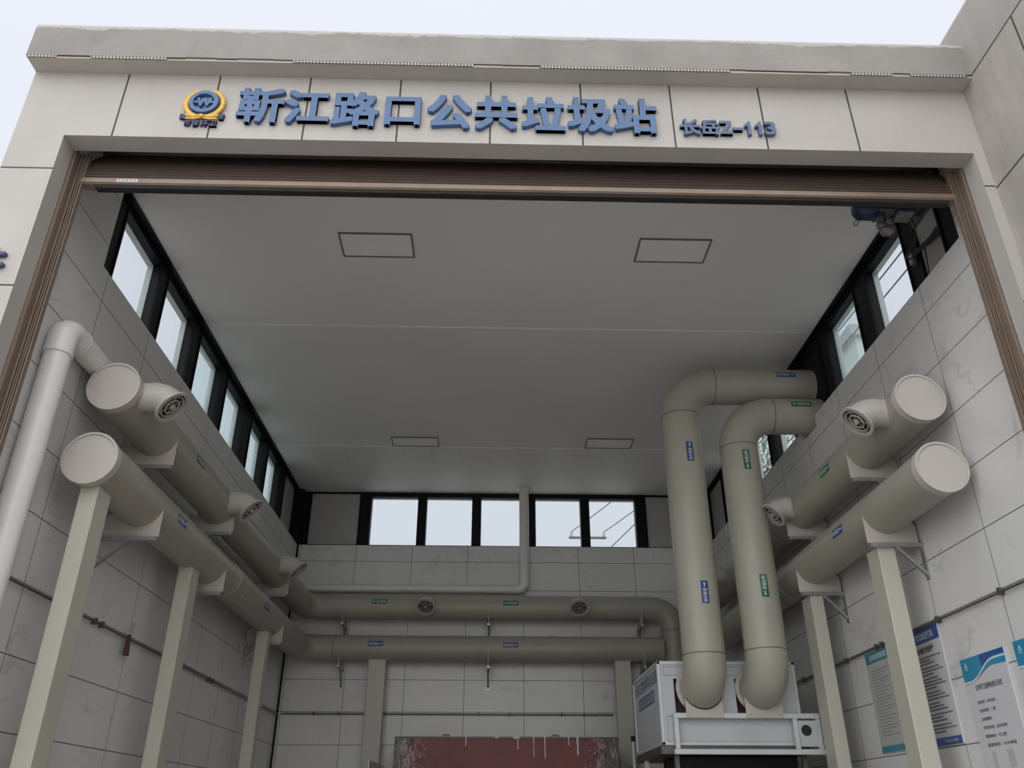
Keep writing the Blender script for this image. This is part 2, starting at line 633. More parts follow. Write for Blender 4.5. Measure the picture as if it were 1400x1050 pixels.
# broken lower edge of the parapet: an open crack and exposed corner bead
cr = MB()
x = -3.06
while x < 3.15:
    x2 = min(3.168, x+random.uniform(.12, .3))
    dz = random.uniform(0, .006)
    cr.box(x, x2, -.1285, -.12, 5.996+dz, 6.002+dz)
    x = x2
struct('trim_3', cr, MCRACK)
bd = MB()
for a, b in ((-3.06, -2.87), (-2.65, -2.16), (-1.34, -.16), (.28, 1.54), (2.35, 2.63), (2.75, 3.13)):
    bd.box(a, b, -.130, -.12, 5.982, 5.996)
    bd.box(a, b, -.130, -.12, 6.0, 6.004)
struct('trim_4', bd, MBEAD)
# side wing of the building, running forward on the right
wp = [(3.17, 0), (3.17, 6.50)]
for k in range(1, 6):
    a = pi/2*k/5
    wp.append((3.17+.08*(1-cos(a)), 6.50+.08*sin(a)))
wp += [(3.6, 6.58), (3.6, 0)]
struct('wall_wing', MB().prism([(p[0], p[1]) for p in wp], (0, -7, 0), (1, 0, 0), (0, 0, 1), (0, 7.35, 0)), MWING)
# ceiling joint strips
struct('trim_5', MB().box(-2.85, 3.2, 3.112, 3.138, ZC-.005, ZC), MDIFF)
struct('trim_6', MB().box(-2.85, 3.2, 6.15, 6.185, ZC-.006, ZC), MDIFF)

# window bands -------------------------------------------------------------
wn = [0]
def window(axis, plane, out, u0, u1, g0, g1, gz0=5.165, gz1=5.885, fill='clear', top=ZC):
    """axis 'y': band runs along Y at X=plane; axis 'x': along X at Y=plane; out = outward sign"""
    wn[0] += 1
    d = .07*out
    def bx(mb, a0, a1, z0, z1, p0, p1):
        if axis == 'y':
            mb.box(p0, p1, a0, a1, z0, z1)
        else:
            mb.box(a0, a1, p0, p1, z0, z1)
    def frame(mb, A0, A1, Z0, Z1, B0, B1, Y0, Y1, p0, p1):
        bx(mb, A0, B0, Z0, Z1, p0, p1)
        bx(mb, B1, A1, Z0, Z1, p0, p1)
        bx(mb, B0, B1, Z0, Y0, p0, p1)
        bx(mb, B0, B1, Y1, Z1, p0, p1)
    o = thing('window_%d' % wn[0], None, None, (plane, (u0+u1)/2, ZS) if axis == 'y' else ((u0+u1)/2, plane, ZS))
    o['kind'] = 'structure'
    f = MB()
    frame(f, u0, u1, ZS, top, g0, g1, gz0, gz1, plane, plane+d)
    # raised mullion ribs
    rb = -.012*out
    for e in (g0-.022, g1+.004):
        bx(f, e, e+.018, gz0-.02, gz1+.02, plane+rb, plane)
    f.build('window_frame', MBLACK, o)
    if fill == 'panel':
        m = MB()
        bx(m, g0, g1, gz0, gz1, plane+.012*out, plane+.05*out)
        m.build('infill_panel', MPANEL, o)
    elif fill == 'dark':
        m = MB()
        bx(m, g0, g1, gz0, gz1, plane+.012*out, plane+.05*out)
        m.build('infill_panel', MBLACK, o)
    else:
        s_ = MB()
        q = .022
        frame(s_, g0, g1, gz0, gz1, g0+q*.2, g1-q*.2, gz0+q*.2, gz1-q*.2, plane+d, plane+d+.05*out)
        s_.build('sash', MSASH, o)
        m = MB()
        bx(m, g0, g1, gz0, gz1, plane+d+.02*out, plane+d+.026*out)
        m.build('pane', MGLASST if fill == 'tint' else MGLASS, o)
    return o

ub = [.95, 2.147, 3.083, 4.04, 5.03, 5.975, 6.9, 7.92]
gl = [(1.298, 2.052), (2.241, 2.96), (3.207, 3.927), (4.151, 4.853), (5.214, 5.861), (6.089, 6.724), (7.09, 7.74)]
for i, (a, b) in enumerate(gl):
    window('y', -2.92, -1, ub[i], ub[i+1], a, b, fill='panel' if i == 6 else ('clear' if i < 2 else 'tint'),
           gz1=5.925 if i == 6 else 5.885)
xb = [-2.92, -1.89, -1.04, -.22, .60, 1.405, 2.25, 3.27]
gx = [(-2.689, -1.976), (-1.798, -1.104), (-.972, -.289), (-.156, .535), (.663, 1.339), (1.473, 2.165), (2.333, 3.05)]
for i, (a, b) in enumerate(gx):
    window('x', 7.92, 1, xb[i], xb[i+1], a, b, gz0=5.145, fill='panel' if i in (0, 6) else 'clear',
           gz1=5.925 if i in (0, 6) else 5.885)
yb = [.45, 1.2, 2.11, 3.06, 4.0, 4.83, 5.75, 6.9, 7.92]
gy = [(.80, 1.10), (1.31, 1.972), (2.25, 2.92), (3.15, 3.9), (4.10, 4.72), (4.94, 5.62), (6.0, 6.7), (7.05, 7.74)]
for i, (a, b) in enumerate(gy):
    window('y', 3.27, 1, yb[i], yb[i+1], a, b,
           fill={0: 'panel', 3: 'dark', 7: 'panel', 2: 'tint'}.get(i, 'clear'), gz1=5.925 if i in (0, 7) else 5.875)
struct('trim_9', MB().box(-2.93, -2.86, .95, 7.93, 5.943, ZC), MBLACK)
struct('trim_10', MB().box(3.21, 3.28, .45, 7.93, 5.943, ZC), MBLACK)
# black corner posts of the band and the black corner joint strip below the left one
struct('trim_7', MB().box(-2.93, -2.80, 7.80, 7.93, ZS, ZC).box(3.15, 3.28, 7.80, 7.93, ZS, ZC), MBLACK)
struct('trim_8', MB().box(-2.80, -2.775, 7.785, 7.80, 0, ZS), MBLACK)

# ------------------------------------------------------------------ roller shutter
sh = thing('roller_shutter', 'brown rolled-up metal shutter hanging across the top of the doorway', 'shutter', (.18, .24, 5.2))
prof = []
z = 5.265
while z < 5.66:
    k_ = (z-5.265)/.355
    y_ = .02*k_+.19*k_**1.6
    prof += [(.205+y_, z), (.197+y_, z+.006), (.199+y_, z+.020), (.212+y_, z+.026)]
    z += .031
back = [(p[0]+.02, p[1]) for p in reversed(prof)]
MB().prism(prof+back, (-2.70, 0, 0), (0, 1, 0), (0, 0, 1), (5.76, 0, 0)).build('slat_curtain', MBROWN, sh)
br = MB().bbox(-2.67, 3.03, .192, .27, 5.209, 5.262, .006).bbox(-2.67, 3.03, .186, .2, 5.214, 5.245, .004)
rail_o = br.build('bottom_rail', MBROWN2, sh)
MB().bbox(-2.58, 2.99, .205, .262, 5.188, 5.209, .005).build('rubber_seal', MRUB, sh)
MB().tube([(-2.72, .52, 5.78), (3.06, .52, 5.78)], .15, 40).build('shutter_roll', MBROWN, sh)
lb = MB().box(-2.437, -2.305, .1845, .186, 5.218, 5.242).build('maker_label', MSTXT, rail_o)
t = MB()
for k in range(5):
    t.box(-2.43+.025*k, -2.412+.025*k, .1838, .1845, 5.229, 5.238)
t.box(-2.43, -2.31, .1838, .1845, 5.221, 5.225)
t.build('label_print', MGPRINT, lb)

def guide(xw, s, label):
    """vertical shutter guide rail on the jamb; s = direction into the opening"""
    g = thing('shutter_guide', label, 'guide rail', (xw, .2, 0), 'shutter guide rails')
    X = lambda d: xw+s*d
    m = MB().box(X(0), X(.085), .20, .222, 0, 5.45)
    m.box(X(0), X(.022), .145, .20, 0, 5.45)
    g_o = m.build('channel', MBROWN2, g)
    m = MB()
    for d0, d1 in ((.034, .040), (.050, .055), (.064, .069), (.078, .085)):
        m.box(X(d0), X(d1), .188, .20, 0, 5.45)
    m.build('rib', MBROWN2, g_o)
    m = MB()
    for d0, d1 in ((.040, .050), (.069, .078)):
        m.box(X(d0), X(d1), .196, .2005, 0, 5.45)
    m.build('brush_seal', MRUB, g_o)
guide(-2.74, 1, 'brown ribbed shutter guide rail on the left door jamb')
guide(3.10, -1, 'brown ribbed shutter guide rail on the right door jamb')

# shutter motor behind the right end of the shutter
mo = thing('shutter_motor', 'dark blue shutter motor with loose wires at the upper right corner of the doorway', 'motor', (2.8, .55, 5.46))
m = MB().tube([(2.565, .62, 5.42), (2.572, .62, 5.42), (2.60, .62, 5.42), (2.71, .62, 5.42)], [.03, .06, .085, .085], 24)
m.build('motor_housing', MMOTOR, mo)
MB().bbox(2.71, 2.83, .55, .70, 5.355, 5.52, .01).build('gearbox', MDSTEEL, mo)
MB().tube([(2.83, .62, 5.44), (2.985, .62, 5.44)], .082, 24).build('brake_housing', MMOTOR, mo)
MB().bbox(2.85, 2.97, .56, .68, 5.345, 5.37, .005).build('terminal_box', MWRAP, mo)
MB().box(3.04, 3.065, .40, .76, 5.36, 5.72).box(2.985, 3.04, .57, .67, 5.40, 5.48).build('bracket_plate', MDSTEEL, mo)
m = MB()
m.tube(bend([(2.60, .62, 5.34), (2.545, .63, 5.30), (2.555, .64, 5.26), (2.60, .62, 5.335)], .01, 4), .003, 8)
for k in range(5):
    m.build('wire', MCABLE, mo)
    m = MB()
    a = random.uniform(0, 6)
    m.tube([(2.73+.02*cos(a+q), .56+.006*k, 5.35-.018*q+.01*sin(a+q*2)) for q in range(5)], .0035, 6)
m.build('wire', MCABLE, mo)
m = MB()
m.tube([(2.96, .62, 5.36), (3.0, .66, 5.30), (3.03, .74, 5.24), (3.02, .84, 5.22), (3.05, .95, 5.24), (3.12, 1.05, 5.30), (3.2, 1.12, 5.36)], .006, 8)
m.build('wire', MCABLE, mo)
for c_ in mo.children:
    c_.location.z += .055
cb = thing('cable_bundle', 'bundle of black cables clipped to the dark mullion of the right window band', 'cables', (3.24, 1.0, 5.4))
m = MB()
for k in range(8):
    o1, o2 = random.uniform(-.02, .02), random.uniform(-.03, .03)
    m.tube([(3.235, 1.17, 5.46+o1), (3.22+.01*k % .03, 1.08, 5.445+o1*.6), (3.225, .98, 5.43+o2*.6), (3.235, .88, 5.42+o2), (3.255, .80, 5.44+o2*1.6)], .006, 8)
m.tube([(3.235, .98, 5.43), (3.20, .93, 5.32), (3.19, .93, 5.20), (3.22, 1.0, 5.13), (3.25, 1.05, 5.10)], .005, 8)
m.build('cable', MCABLE, cb)
MB().bbox(3.222, 3.262, 1.15, 1.20, 5.40, 5.49, .005).build('clamp_box', MSTEEL, cb)
# crumpled wrap on the motor
m = MB()
for k, (cx, cz, r) in enumerate(((2.745, 5.355, .045), (2.775, 5.335, .045), (2.73, 5.305, .04), (2.78, 5.285, .04), (2.755, 5.262, .05))):
    vs0 = len(m.v)
    m.ball((cx, .60, cz), r, 12, 8, (1.05, .8, .62))
    for q in range(vs0, len(m.v)):
        p = Vector(m.v[q])
        h = math.sin(p.x*190+k)*math.sin(p.z*230+p.y*170)
        m.v[q] = tuple(p+Vector((h*.010, h*.008, -h*.009)))
tag(m.build('plastic_wrap', MWRAP), 'grey crumpled plastic wrap hanging under the blue shutter motor', 'wrapping')

# ------------------------------------------------------------------ ceiling lamps
def lamp(x0, x1, y0, y1, label):
    o = thing('ceiling_light', label, 'ceiling light', ((x0+x1)/2, (y0+y1)/2, ZC), 'ceiling light panels')
    q = .013
    MB().box(x0, x1, y0, y0+q, ZC-.012, ZC).box(x0, x1, y1-q, y1, ZC-.012, ZC).box(x0, x0+q, y0+q, y1-q, ZC-.012, ZC)\
        .box(x1-q, x1, y0+q, y1-q, ZC-.012, ZC).build('frame', MLFR, o)
    MB().box(x0+q, x1-q, y0+q, y1-q, ZC-.006, ZC).build('diffuser', MDIFF, o)
lamp(-1.32, -.70, 1.617, 1.95, 'unlit flat ceiling light, near left one of the four')
lamp(1.225, 1.842, 1.624, 1.958, 'unlit flat ceiling light, near right one of the four')
lamp(-1.31, -.70, 5.843, 6.13, 'unlit flat ceiling light, far left one by the back ceiling seam')
lamp(1.222, 1.835, 5.816, 6.127, 'unlit flat ceiling light, far right one by the back ceiling seam')

# ------------------------------------------------------------------ ducts
PR = .165
def sticker(parent, c, a, n, r, green, flip=False, arrow_first=False, L=.20, H=.068):
    """curved sticker on a round pipe: c point on the axis, a reading direction, n outward"""
    c, a, n = Vector(c), Vector(a).normalized(), Vector(n).normalized()
    t = n.cross(a)          # text up
    def P(u, v, rr):
        th = v/rr
        return c+a*u+(n*cos(th)+t*sin(th))*rr
    m = MB()
    K = 5
    vs, fs = [], []
    for rr in (r-.003, r+.0015):
        for i in range(K+1):
            for u in (-L/2, L/2):
                vs.append(P(u, -H/2+H*i/K, rr))
    q = 2*(K+1)
    for i in range(K):
        fs.append((q+2*i, q+2*i+1, q+2*i+3, q+2*i+2))
        fs.append((2*i, 2*i+2, 2*i+3, 2*i+1))
        fs.append((2*i, q+2*i, q+2*i+2, 2*i+2))
        fs.append((2*i+1, 2*i+3, q+2*i+3, q+2*i+1))
    fs.append((0, 1, q+1, q))
    fs.append((2*K, q+2*K, q+2*K+1, 2*K+1))
    m.add(vs, fs)
    s_ = m.build('flow_label', MGREEN if green else MBLST, parent)
    s_['label'] = ('green' if green else 'blue') + ' sticker with white characters and a flow arrow'
    tx = MB()
    chars = '送风管道' if green else '吸风管道'
    x0 = -L/2+(.062 if arrow_first else .012)
    gv, gf, _ = glyphs(chars, .012)
    wd = L-.078
    tx.add([P(x0+p[0]*wd, -.018+p[1]*.036, r+.0024) for p in gv], gf)
    ax = -L/2+.010 if arrow_first else L/2-.055
    sgn = -1 if arrow_first else 1
    bx = ax if arrow_first else ax+.045
    ar = [(bx, 0), (bx-sgn*.018, .012), (bx-sgn*.018, .005), (bx-sgn*.045, .005), (bx-sgn*.045, -.005), (bx-sgn*.018, -.005), (bx-sgn*.018, -.012)]
    tx.add([P(p[0], p[1], r+.0024) for p in ar], [tuple(range(7))])
    tx.build('label_text', MSTXT, s_)

def nozzle(parent, c, d, stub=.05):
    """short stub leaving a pipe at axis point c sideways (unit d), 45 degree elbow, round louvre"""
    c, d = Vector(c), Vector(d).normalized()
    dn = (d+Vector((0, 0, -1))).normalized()
    r = .10
    p0 = c+d*(PR-.03)
    p1 = c+d*(PR+stub)
    st = MB().tube([p0, p1], r, 28, False)
    st.tube([p1-d*.006, p1+d*.006], r+.006, 28)
    nz = st.build('nozzle', MNOZ, parent)
    path = [p1]
    for k in range(1, 7):
        a = (pi/4)*k/6
        path.append(p1+d*(.155*sin(a))+Vector((0, 0, -1))*(.155*(1-cos(a))))
    path.append(path[-1]+dn*.035)
    MB().tube(path, [.103]*len(path), 28, False).build('elbow', MNOZ, nz)
    e = path[-1]
    g = MB()
    g.ring(e-dn*.008, dn, .106, .128, .014)
    for rr in (.090, .058):
        g.ring(e-dn*.010+dn*(.10-rr)*.08, dn, rr-.007, rr, .010)
    g.disc(e-dn*.004, dn, .018, .016, 16)
    n = dn.orthogonal().normalized()
    b = dn.cross(n)
    for k in range(3):
        a = pi*k/3+.3
        v = n*cos(a)+b*sin(a)
        g.bar(e-v*.11-dn*.008, e+v*.11-dn*.008, .0035, .005, dn)
    g.build('louvre', MPLATE, nz)
    MB().disc(e-dn*.022, dn, .1025, .004).build('dark_backing', MDARKIN, nz)  # near-black disc paints in the shaded inside of the elbow behind the louvre

def coupling(parent, a, b, r=PR+.004):
    a, b = Vector(a), Vector(b)
    t = (b-a).normalized()
    m = MB().tube([a, b], r, 36)
    for p in (a, b):
        m.tube([p-t*.006, p+t*.006], r+.004, 36)
    m.build('coupling', MPIPE, parent)

def seam(parent, p, t, r):
    p, t = Vector(p), Vector(t).normalized()
    MB().tube([p-t*.004, p+t*.004], r+.0025, 36).build('seam_ring', MSEAM, parent)

def end_cap(parent, p, r=PR):
    """closed end facing -Y at p"""
    x, y, z = p
    m = MB().tube([(x, y+.055, z), (x, y, z)], r+.007, 40, False)
    m.ring((x, y, z), (0, -1, 0), r-.004, r+.010, .012, 40)
    m.disc((x, y+.002, z), (0, -1, 0), r-.002, .004, 40)
    m.build('end_cap', MCAP, parent)

zu, zl = 4.158, 3.612
xl, xr, ybk = -2.54, 2.915, 7.54
# upper supply duct: left wall, back wall, then down in the right corner
up_ = thing('supply_duct', 'beige upper duct along the left and back walls with round louvre nozzles', 'duct', (xl, 1.0, zu))
MB().tube(bend([(xl, 1.03, zu), (xl, ybk, zu), (2.50, ybk, zu), (2.50, ybk, 0)], .28, 8), PR, 40).build('pipe', MPIPE, up_)
end_cap(up_, (xl, 1.0, zu))
for y in (1.16, 3.32, 5.42):
    nozzle(up_, (xl, y, zu), (1, 0, 0))
for x in (-.86, 1.19):
    nozzle(up_, (x, ybk, zu), (0, -1, 0))
coupling(up_, (.71, ybk, zu), (.80, ybk, zu))
seam(up_, (2.50, ybk, 3.86), (0, 0, 1), PR)
sticker(up_, (xl, 2.36, zu), (0, 1, 0), (.92, 0, .1), PR, True, arrow_first=True)
sticker(up_, (-1.5, ybk, zu), (1, 0, 0), (0, -1, .25), PR, True, arrow_first=True)
sticker(up_, (.28, ybk, zu), (1, 0, 0), (0, -1, .2), PR, True, arrow_first=True)
# lower suction duct
lo = thing('suction_duct', 'beige lower duct along the left and back walls resting on cream columns', 'duct', (xl, .93, zl))
MB().tube(bend([(xl, .96, zl), (xl, ybk, zl), (2.335, ybk, zl)], .28, 8), PR, 40).build('pipe', MPIPE, lo)
end_cap(lo, (xl, .93, zl))
coupling(lo, (xl, 3.92, zl), (xl, 4.16, zl))
coupling(lo, (.80, ybk, zl), (.88, ybk, zl))
seam(lo, (-2.07, ybk, zl), (1, 0, 0), PR)
sticker(lo, (xl, 2.22, zl), (0, 1, 0), (.95, 0, .05), PR, False)
sticker(lo, (xl, 5.0, zl), (0, 1, 0), (.95, 0, -.1), PR, False)
sticker(lo, (-1.51, ybk, zl), (1, 0, 0), (0, -1, .2), PR, False)
sticker(lo, (.28, ybk, zl), (1, 0, 0), (0, -1, .15), PR, False)
# right wall ducts
ru = thing('supply_duct', 'beige upper duct along the right wall with two louvre nozzles', 'duct', (xr, 1.0, 4.15))
MB().tube([(xr, 1.02, 4.15), (xr, 7.15, 4.15)], PR, 40).build('pipe', MPIPE, ru)
end_cap(ru, (xr, .99, 4.15))
for y in (1.24, 3.28, 5.7):
    nozzle(ru, (xr, y, 4.15), (-1, 0, 0), .02 if y == 3.28 else .05)
coupling(ru, (xr, 3.80, 4.15), (xr, 3.90, 4.15))
sticker(ru, (xr, 2.35, 4.15), (0, -1, 0), (-1, 0, .02), PR, True)
rl = thing('suction_duct', 'beige lower duct along the right wall above the columns', 'duct', (xr, .94, 3.62))
MB().tube([(xr, .97, 3.62), (xr, 7.15, 3.62)], PR, 40).build('pipe', MPIPE, rl)
end_cap(rl, (xr, .94, 3.62))
coupling(rl, (xr, 3.86, 3.62), (xr, 4.10, 3.62))
sticker(rl, (xr, 2.32, 3.62), (0, -1, 0), (-1, 0, .02), PR, False)

# tall vertical ducts rising from the ventilation unit and leaving through the right window band
def tall(x, yd, zt, zb, r, label, green):
    o = thing('vertical_duct', label, 'duct', (x, yd, zb))
    RL_ = min(.27, 3.795-yd)
    pts = bend([(3.75, yd, zt), (x, yd, zt), (x, yd, zb), (x, 3.80, zb)], [0, .36, RL_, 0], 12)
    MB().tube(pts, r, 44).build('pipe', MPIPE2, o)
    seam(o, (x+.36, yd, zt), (1, 0, 0), r)
    seam(o, (x, yd, zt-.36), (0, 0, 1), r)
    seam(o, (x, yd, zb+RL_), (0, 0, 1), r)
    fl = MB().ring((x, 3.787, zb), (0, 1, 0), r-.01, r+.034, .016, 44)
    fo = fl.build('flange', MPLATE, o)
    for k in range(12):
        a = 2*pi*k/12+.2
        MB().disc((x+(r+.022)*cos(a), 3.787, zb+(r+.022)*sin(a)), (0, -1, 0), .009, .008, 8).build('bolt', MSTEEL, fo)
    # saddle plate under the lower elbow
    pl = [(-.165, -.25), (.165, -.25), (.165, -.02)]
    for k in range(1, 16):
        a = -.12-(pi-.24)*k/16
        pl.append((r*cos(a), r*sin(a)))
    pl.append((-.165, -.02))
    pl = [p for p in pl if p[1] < -.015]
    so_ = MB().prism(pl, (x, 3.712, zb), (1, 0, 0), (0, 0, 1), (0, .008, 0)).build('saddle_plate', MPLATE, o)
    for dx in (-.13, .13):
        MB().disc((x+dx, 3.712, zb-.225), (0, -1, 0), .008, .006, 8).build('bolt', MSTEEL, so_)
    for zz in ((zt-.80 if not green else zt-.54), 3.39 if not green else 3.43):
        sticker(o, (x, yd, zz), (0, 0, -1) if green else (0, 0, 1), (.12, -1, 0) if not green else (.04, -1, 0), r, green)
    sticker(o, (2.98 if not green else 3.05, yd, zt), (1, 0, 0), (0, -1, .35), r, green, arrow_first=green)
tall(1.891, 3.55, 5.548, 2.63, .187, 'tall beige duct with blue labels rising from the fan cabinet, left of the pair', False)
tall(2.419, 3.46, 5.175, 2.63, .182, 'tall beige duct with green labels rising from the fan cabinet, right of the pair', True)

# ------------------------------------------------------------------ columns
def column(x0, x1, y0, y1, zt, label, along='y'):
    o = thing('support_column', label, 'column', ((x0+x1)/2, (y0+y1)/2, 0), 'cream support columns')
    MB().bbox(x0, x1, y0, y1, .012, zt, .007).build('post', MCOLM, o)
    MB().bbox(x0-.05, x1+.05, y0-.05, y1+.05, 0, .012, .003).build('base_plate', MCOLM, o)
    MB().bbox(x0-.004, x1+.004, y0-.004, y1+.004, zt-.006, zt+.004, .002).build('top_plate', MPLATE, o)
column(-2.592, -2.478, 1.005, 1.20, zl-PR+.005, 'cream square column under the left lower duct, nearest the doorway')
column(-2.602, -2.485, 2.905, 3.10, zl-PR+.005, 'cream square column under the left lower duct, second from the doorway')
column(-2.605, -2.478, 5.58, 5.72, zl-PR+.005, 'cream square column under the left lower duct, farthest, by the back corner')
column(2.828, 2.958, 1.862, 2.06, 3.36, 'cream square column under the right lower duct, nearest the doorway')
column(2.845, 2.96, 3.34, 3.57, 3.36, 'cream square column under the right lower duct, beside the fan cabinet')
column(-1.60, -1.37, 7.48, 7.60, zl-PR+.012, 'cream flat column by the back wall, left of the red hopper')
column(1.67, 1.885, 7.48, 7.60, zl-PR+.012, 'cream flat column by the back wall, right of the red hopper')

# ------------------------------------------------------------------ pipe brackets
def bracket(c, d, wall, label, brace=True):
    """saddle plate under a duct at axis point c; d = horizontal direction to the wall, wall = distance"""
    c, d = Vector(c), Vector(d)
    Z = Vector((0, 0, 1))
    t = d.cross(Z)
    o = thing('pipe_bracket', label, 'bracket', tuple(c+d*wall-Z*.24), 'duct saddle brackets')
    pl = [(-.165, -.235), (wall-.02, -.235), (wall-.02, -.10), (.158, -.05)]
    n = 18
    for k in range(n+1):
        a = radians(-17)-radians(146)*k/n
        pl.append((PR*cos(a), PR*sin(a)))
    pl.append((-.165, -.03))
    MB().prism(pl, c-t*.004, d, Z, t*.008).build('saddle', MPLATE, o)
    m = MB()
    b0, b1 = c-d*.15-Z*.25, c+d*wall-Z*.25
    m.bar(b0, b1, .035, .03)
    m.build('arm', MSTEEL, o)
    m = MB().bar(c+d*(wall-.006)-Z*.22, c+d*(wall-.006)-Z*.50, .045, .012, d)
    for zz in (-.27, -.46):
        m.disc(c+d*(wall-.006)+Z*zz, -d, .012, .014, 8)
    m.build('wall_plate', MSTEEL, o)
    if brace:
        MB().bar(c+d*.04-Z*.26, c+d*(wall-.01)-Z*.46, .022, .022, t).build('brace', MSTEEL, o)
wl, wr, wb = 2.80-2.54, 3.15-xr, YB-ybk
for y, s in ((1.82, 'nearest the doorway'), (3.45, 'second from the doorway'), (5.84, 'farthest, near the back corner')):
    bracket((xl, y, zu), (-1, 0, 0), wl, 'saddle bracket under the left upper duct, '+s)
    bracket((xl, y, zl), (-1, 0, 0), wl, 'saddle bracket under the left lower duct, '+s)
for y, s in ((1.84, 'nearest the doorway'), (3.33, 'second from the doorway')):
    bracket((xr, y+.06, 4.15), (1, 0, 0), wr, 'saddle bracket under the right upper duct, '+s)
    bracket((xr, y, 3.62), (1, 0, 0), wr, 'saddle bracket under the right lower duct, '+s)
for x, s in ((-1.98, 'left one of three'), (-.015, 'middle one of three'), (2.06, 'right one of three')):
    bracket((x, ybk, zu), (0, 1, 0), wb, 'saddle bracket under the back upper duct, '+s)
    bracket((x, ybk, zl), (0, 1, 0), wb, 'saddle bracket under the back lower duct, '+s)

# ------------------------------------------------------------------ plastic pipes
o = thing('drain_pipe', 'thick white plastic pipe rising by the left door jamb with an elbow', 'pipe', (-2.71, .56, 0))
pts = bend([(-2.71, .56, 0), (-2.71, .56, 4.345), (-2.71, 1.45, 4.345)], [0, .10, 0], 10)
MB().tube(pts, .08, 32).build('pipe', MPVC, o)
m = MB().tube(bend([(-2.71, .56, 4.15), (-2.71, .56, 4.345), (-2.71, .75, 4.345)], [0, .10, 0], 10), .0865, 32)
m.tube([(-2.71, .56, 4.145), (-2.71, .56, 4.158)], .089, 32)
m.tube([(-2.71, .74, 4.345), (-2.71, .755, 4.345)], .089, 32)
m.build('elbow_fitting', MPVC, o)
o = thing('drain_pipe', 'thin white plastic pipe dropping from the ceiling across the back windows', 'pipe', (.48, 7.70, 4.45))
MB().tube([(.48, 7.70, ZC-.004), (.48, 7.70, 4.62)], .071, 28).build('riser', MPVC, o)
MB().tube(bend([(.48, 7.70, 4.66), (.48, 7.70, 4.45), (.30, 7.70, 4.45)], [0, .10, 0], 10), [.076]*2+[.072-.0014*k for k in range(10)]+[.056], 28).build('elbow_fitting', MPVC, o)
MB().tube([(.34, 7.70, 4.45), (-2.70, 7.70, 4.45)], .055, 24).build('branch', MPVC, o)
MB().ring((.48, 7.70, ZC-.024), (0, 0, 1), .071, .10, .02, 28).build('collar', MPVC, o)

# ------------------------------------------------------------------ conduits on the walls
def conduit(a, b, label, clips, off):
    a, b, off = Vector(a), Vector(b), Vector(off)
    o = thing('wall_conduit', label, 'conduit', tuple(a))
    MB().tube([a, b], .0065, 12).build('tube', MDSTEEL, o)
    m2 = MB().tube([a+Vector((0, 0, .017))+off*.3, b+Vector((0, 0, .017))+off*.3], .0045, 8)
    m2.build('thin_tube', MSTEEL, o)
    t = (b-a).normalized()
    for d in clips:
        p = a+t*d
        MB().bar(p-Vector((0, 0, .016))+off*.5, p+Vector((0, 0, .028))+off*.5, .02, abs(off.length)+.024, off).build('clip', MDSTEEL, o)
conduit((-2.775, .72, 2.82), (-2.775, 7.76, 2.80), 'thin dark conduit run along the left wall', (.03, 1.30, 1.42, 3.2, 4.0, 4.12, 5.7), (-.025, 0, 0))
conduit((3.125, .3, 2.835), (3.125, 7.76, 2.80), 'thin dark conduit run along the right wall', (.72, 1.52, 2.45, 2.55, 3.2, 4.3, 5.2), (.025, 0, 0))
conduit((-2.73, 7.775, 2.81), (1.66, 7.775, 2.81), 'thin dark conduit run along the back wall behind the hopper', (.42, .75, 1.35, 2.6, 3.0, 3.7, 4.0), (0, .025, 0))
o = thing('hanging_brush', 'small dark red tapered brush hanging from the left wall conduit', 'brush', (-2.755, 2.6, 2.68))
MB().tube([(-2.752, 2.60, 2.93), (-2.752, 2.575, 2.82)], .005, 8).tube([(-2.752, 2.635, 2.93), (-2.752, 2.595, 2.82)], .005, 8)\
    .tube([(-2.752, 2.598, 2.93), (-2.752, 2.638, 2.93)], .005, 8).build('wire_handle', MSTEEL, o)
MB().prism([(-.012, .15), (.012, .15), (.045, 0), (-.030, -.005)], (-2.763, 2.575, 2.685), (0, 1, 0), (0, 0, 1), (.022, 0, 0)).build('head', MRED, o)

# ------------------------------------------------------------------ ventilation unit
UX0, UX1, UY0, UY1, UZ0, UZ1 = 1.512, 2.77, 3.80, 5.19, 2.16, 2.866
un = thing('fan_cabinet', 'white metal fan cabinet with lettered side, feeding the two tall ducts', 'cabinet', (2.14, 4.5, UZ0))
m = MB()
# front face with two square openings
ops = [(1.655, 2.02, 2.42, 2.715), (2.205, 2.57, 2.42, 2.715)]
m.box(UX0+.01, UX1-.01, UY0+.12, UY1-.01, UZ0+.01, UZ1-.01)
m.box(UX0+.01, UX1-.01, UY0+.006, UY0+.12, UZ0+.01, 2.42)
m.box(UX0+.01, UX1-.01, UY0+.006, UY0+.12, 2.715, UZ1-.01)
m.box(UX0+.01, 1.655, UY0+.006, UY0+.12, 2.42, 2.715)
m.box(2.02, 2.205, UY0+.006, UY0+.12, 2.42, 2.715)
m.box(2.57, UX1-.01, UY0+.006, UY0+.12, 2.42, 2.715)
m.build('body', MUNIT, un)
m = MB()
q = .032
for x in (UX0, UX1-q):
    for y in (UY0, UY1-q):
        m.bbox(x, x+q, y, y+q, UZ0, UZ1, .005)
for z in (UZ0, UZ1-q):
    for y in (UY0, UY1-q):
        m.bbox(UX0, UX1, y, y+q, z, z+q, .005)
    for x in (UX0, UX1-q):
        m.bbox(x, x+q, UY0, UY1, z, z+q, .005)
m.build('edge_frame', MUNITT, un)
for a, b, c, d in ops:
    MB().box(a+.003, b-.003, UY0+.10, UY0+.118, c+.003, d-.003).build('filter_panel', MREDBR, un)
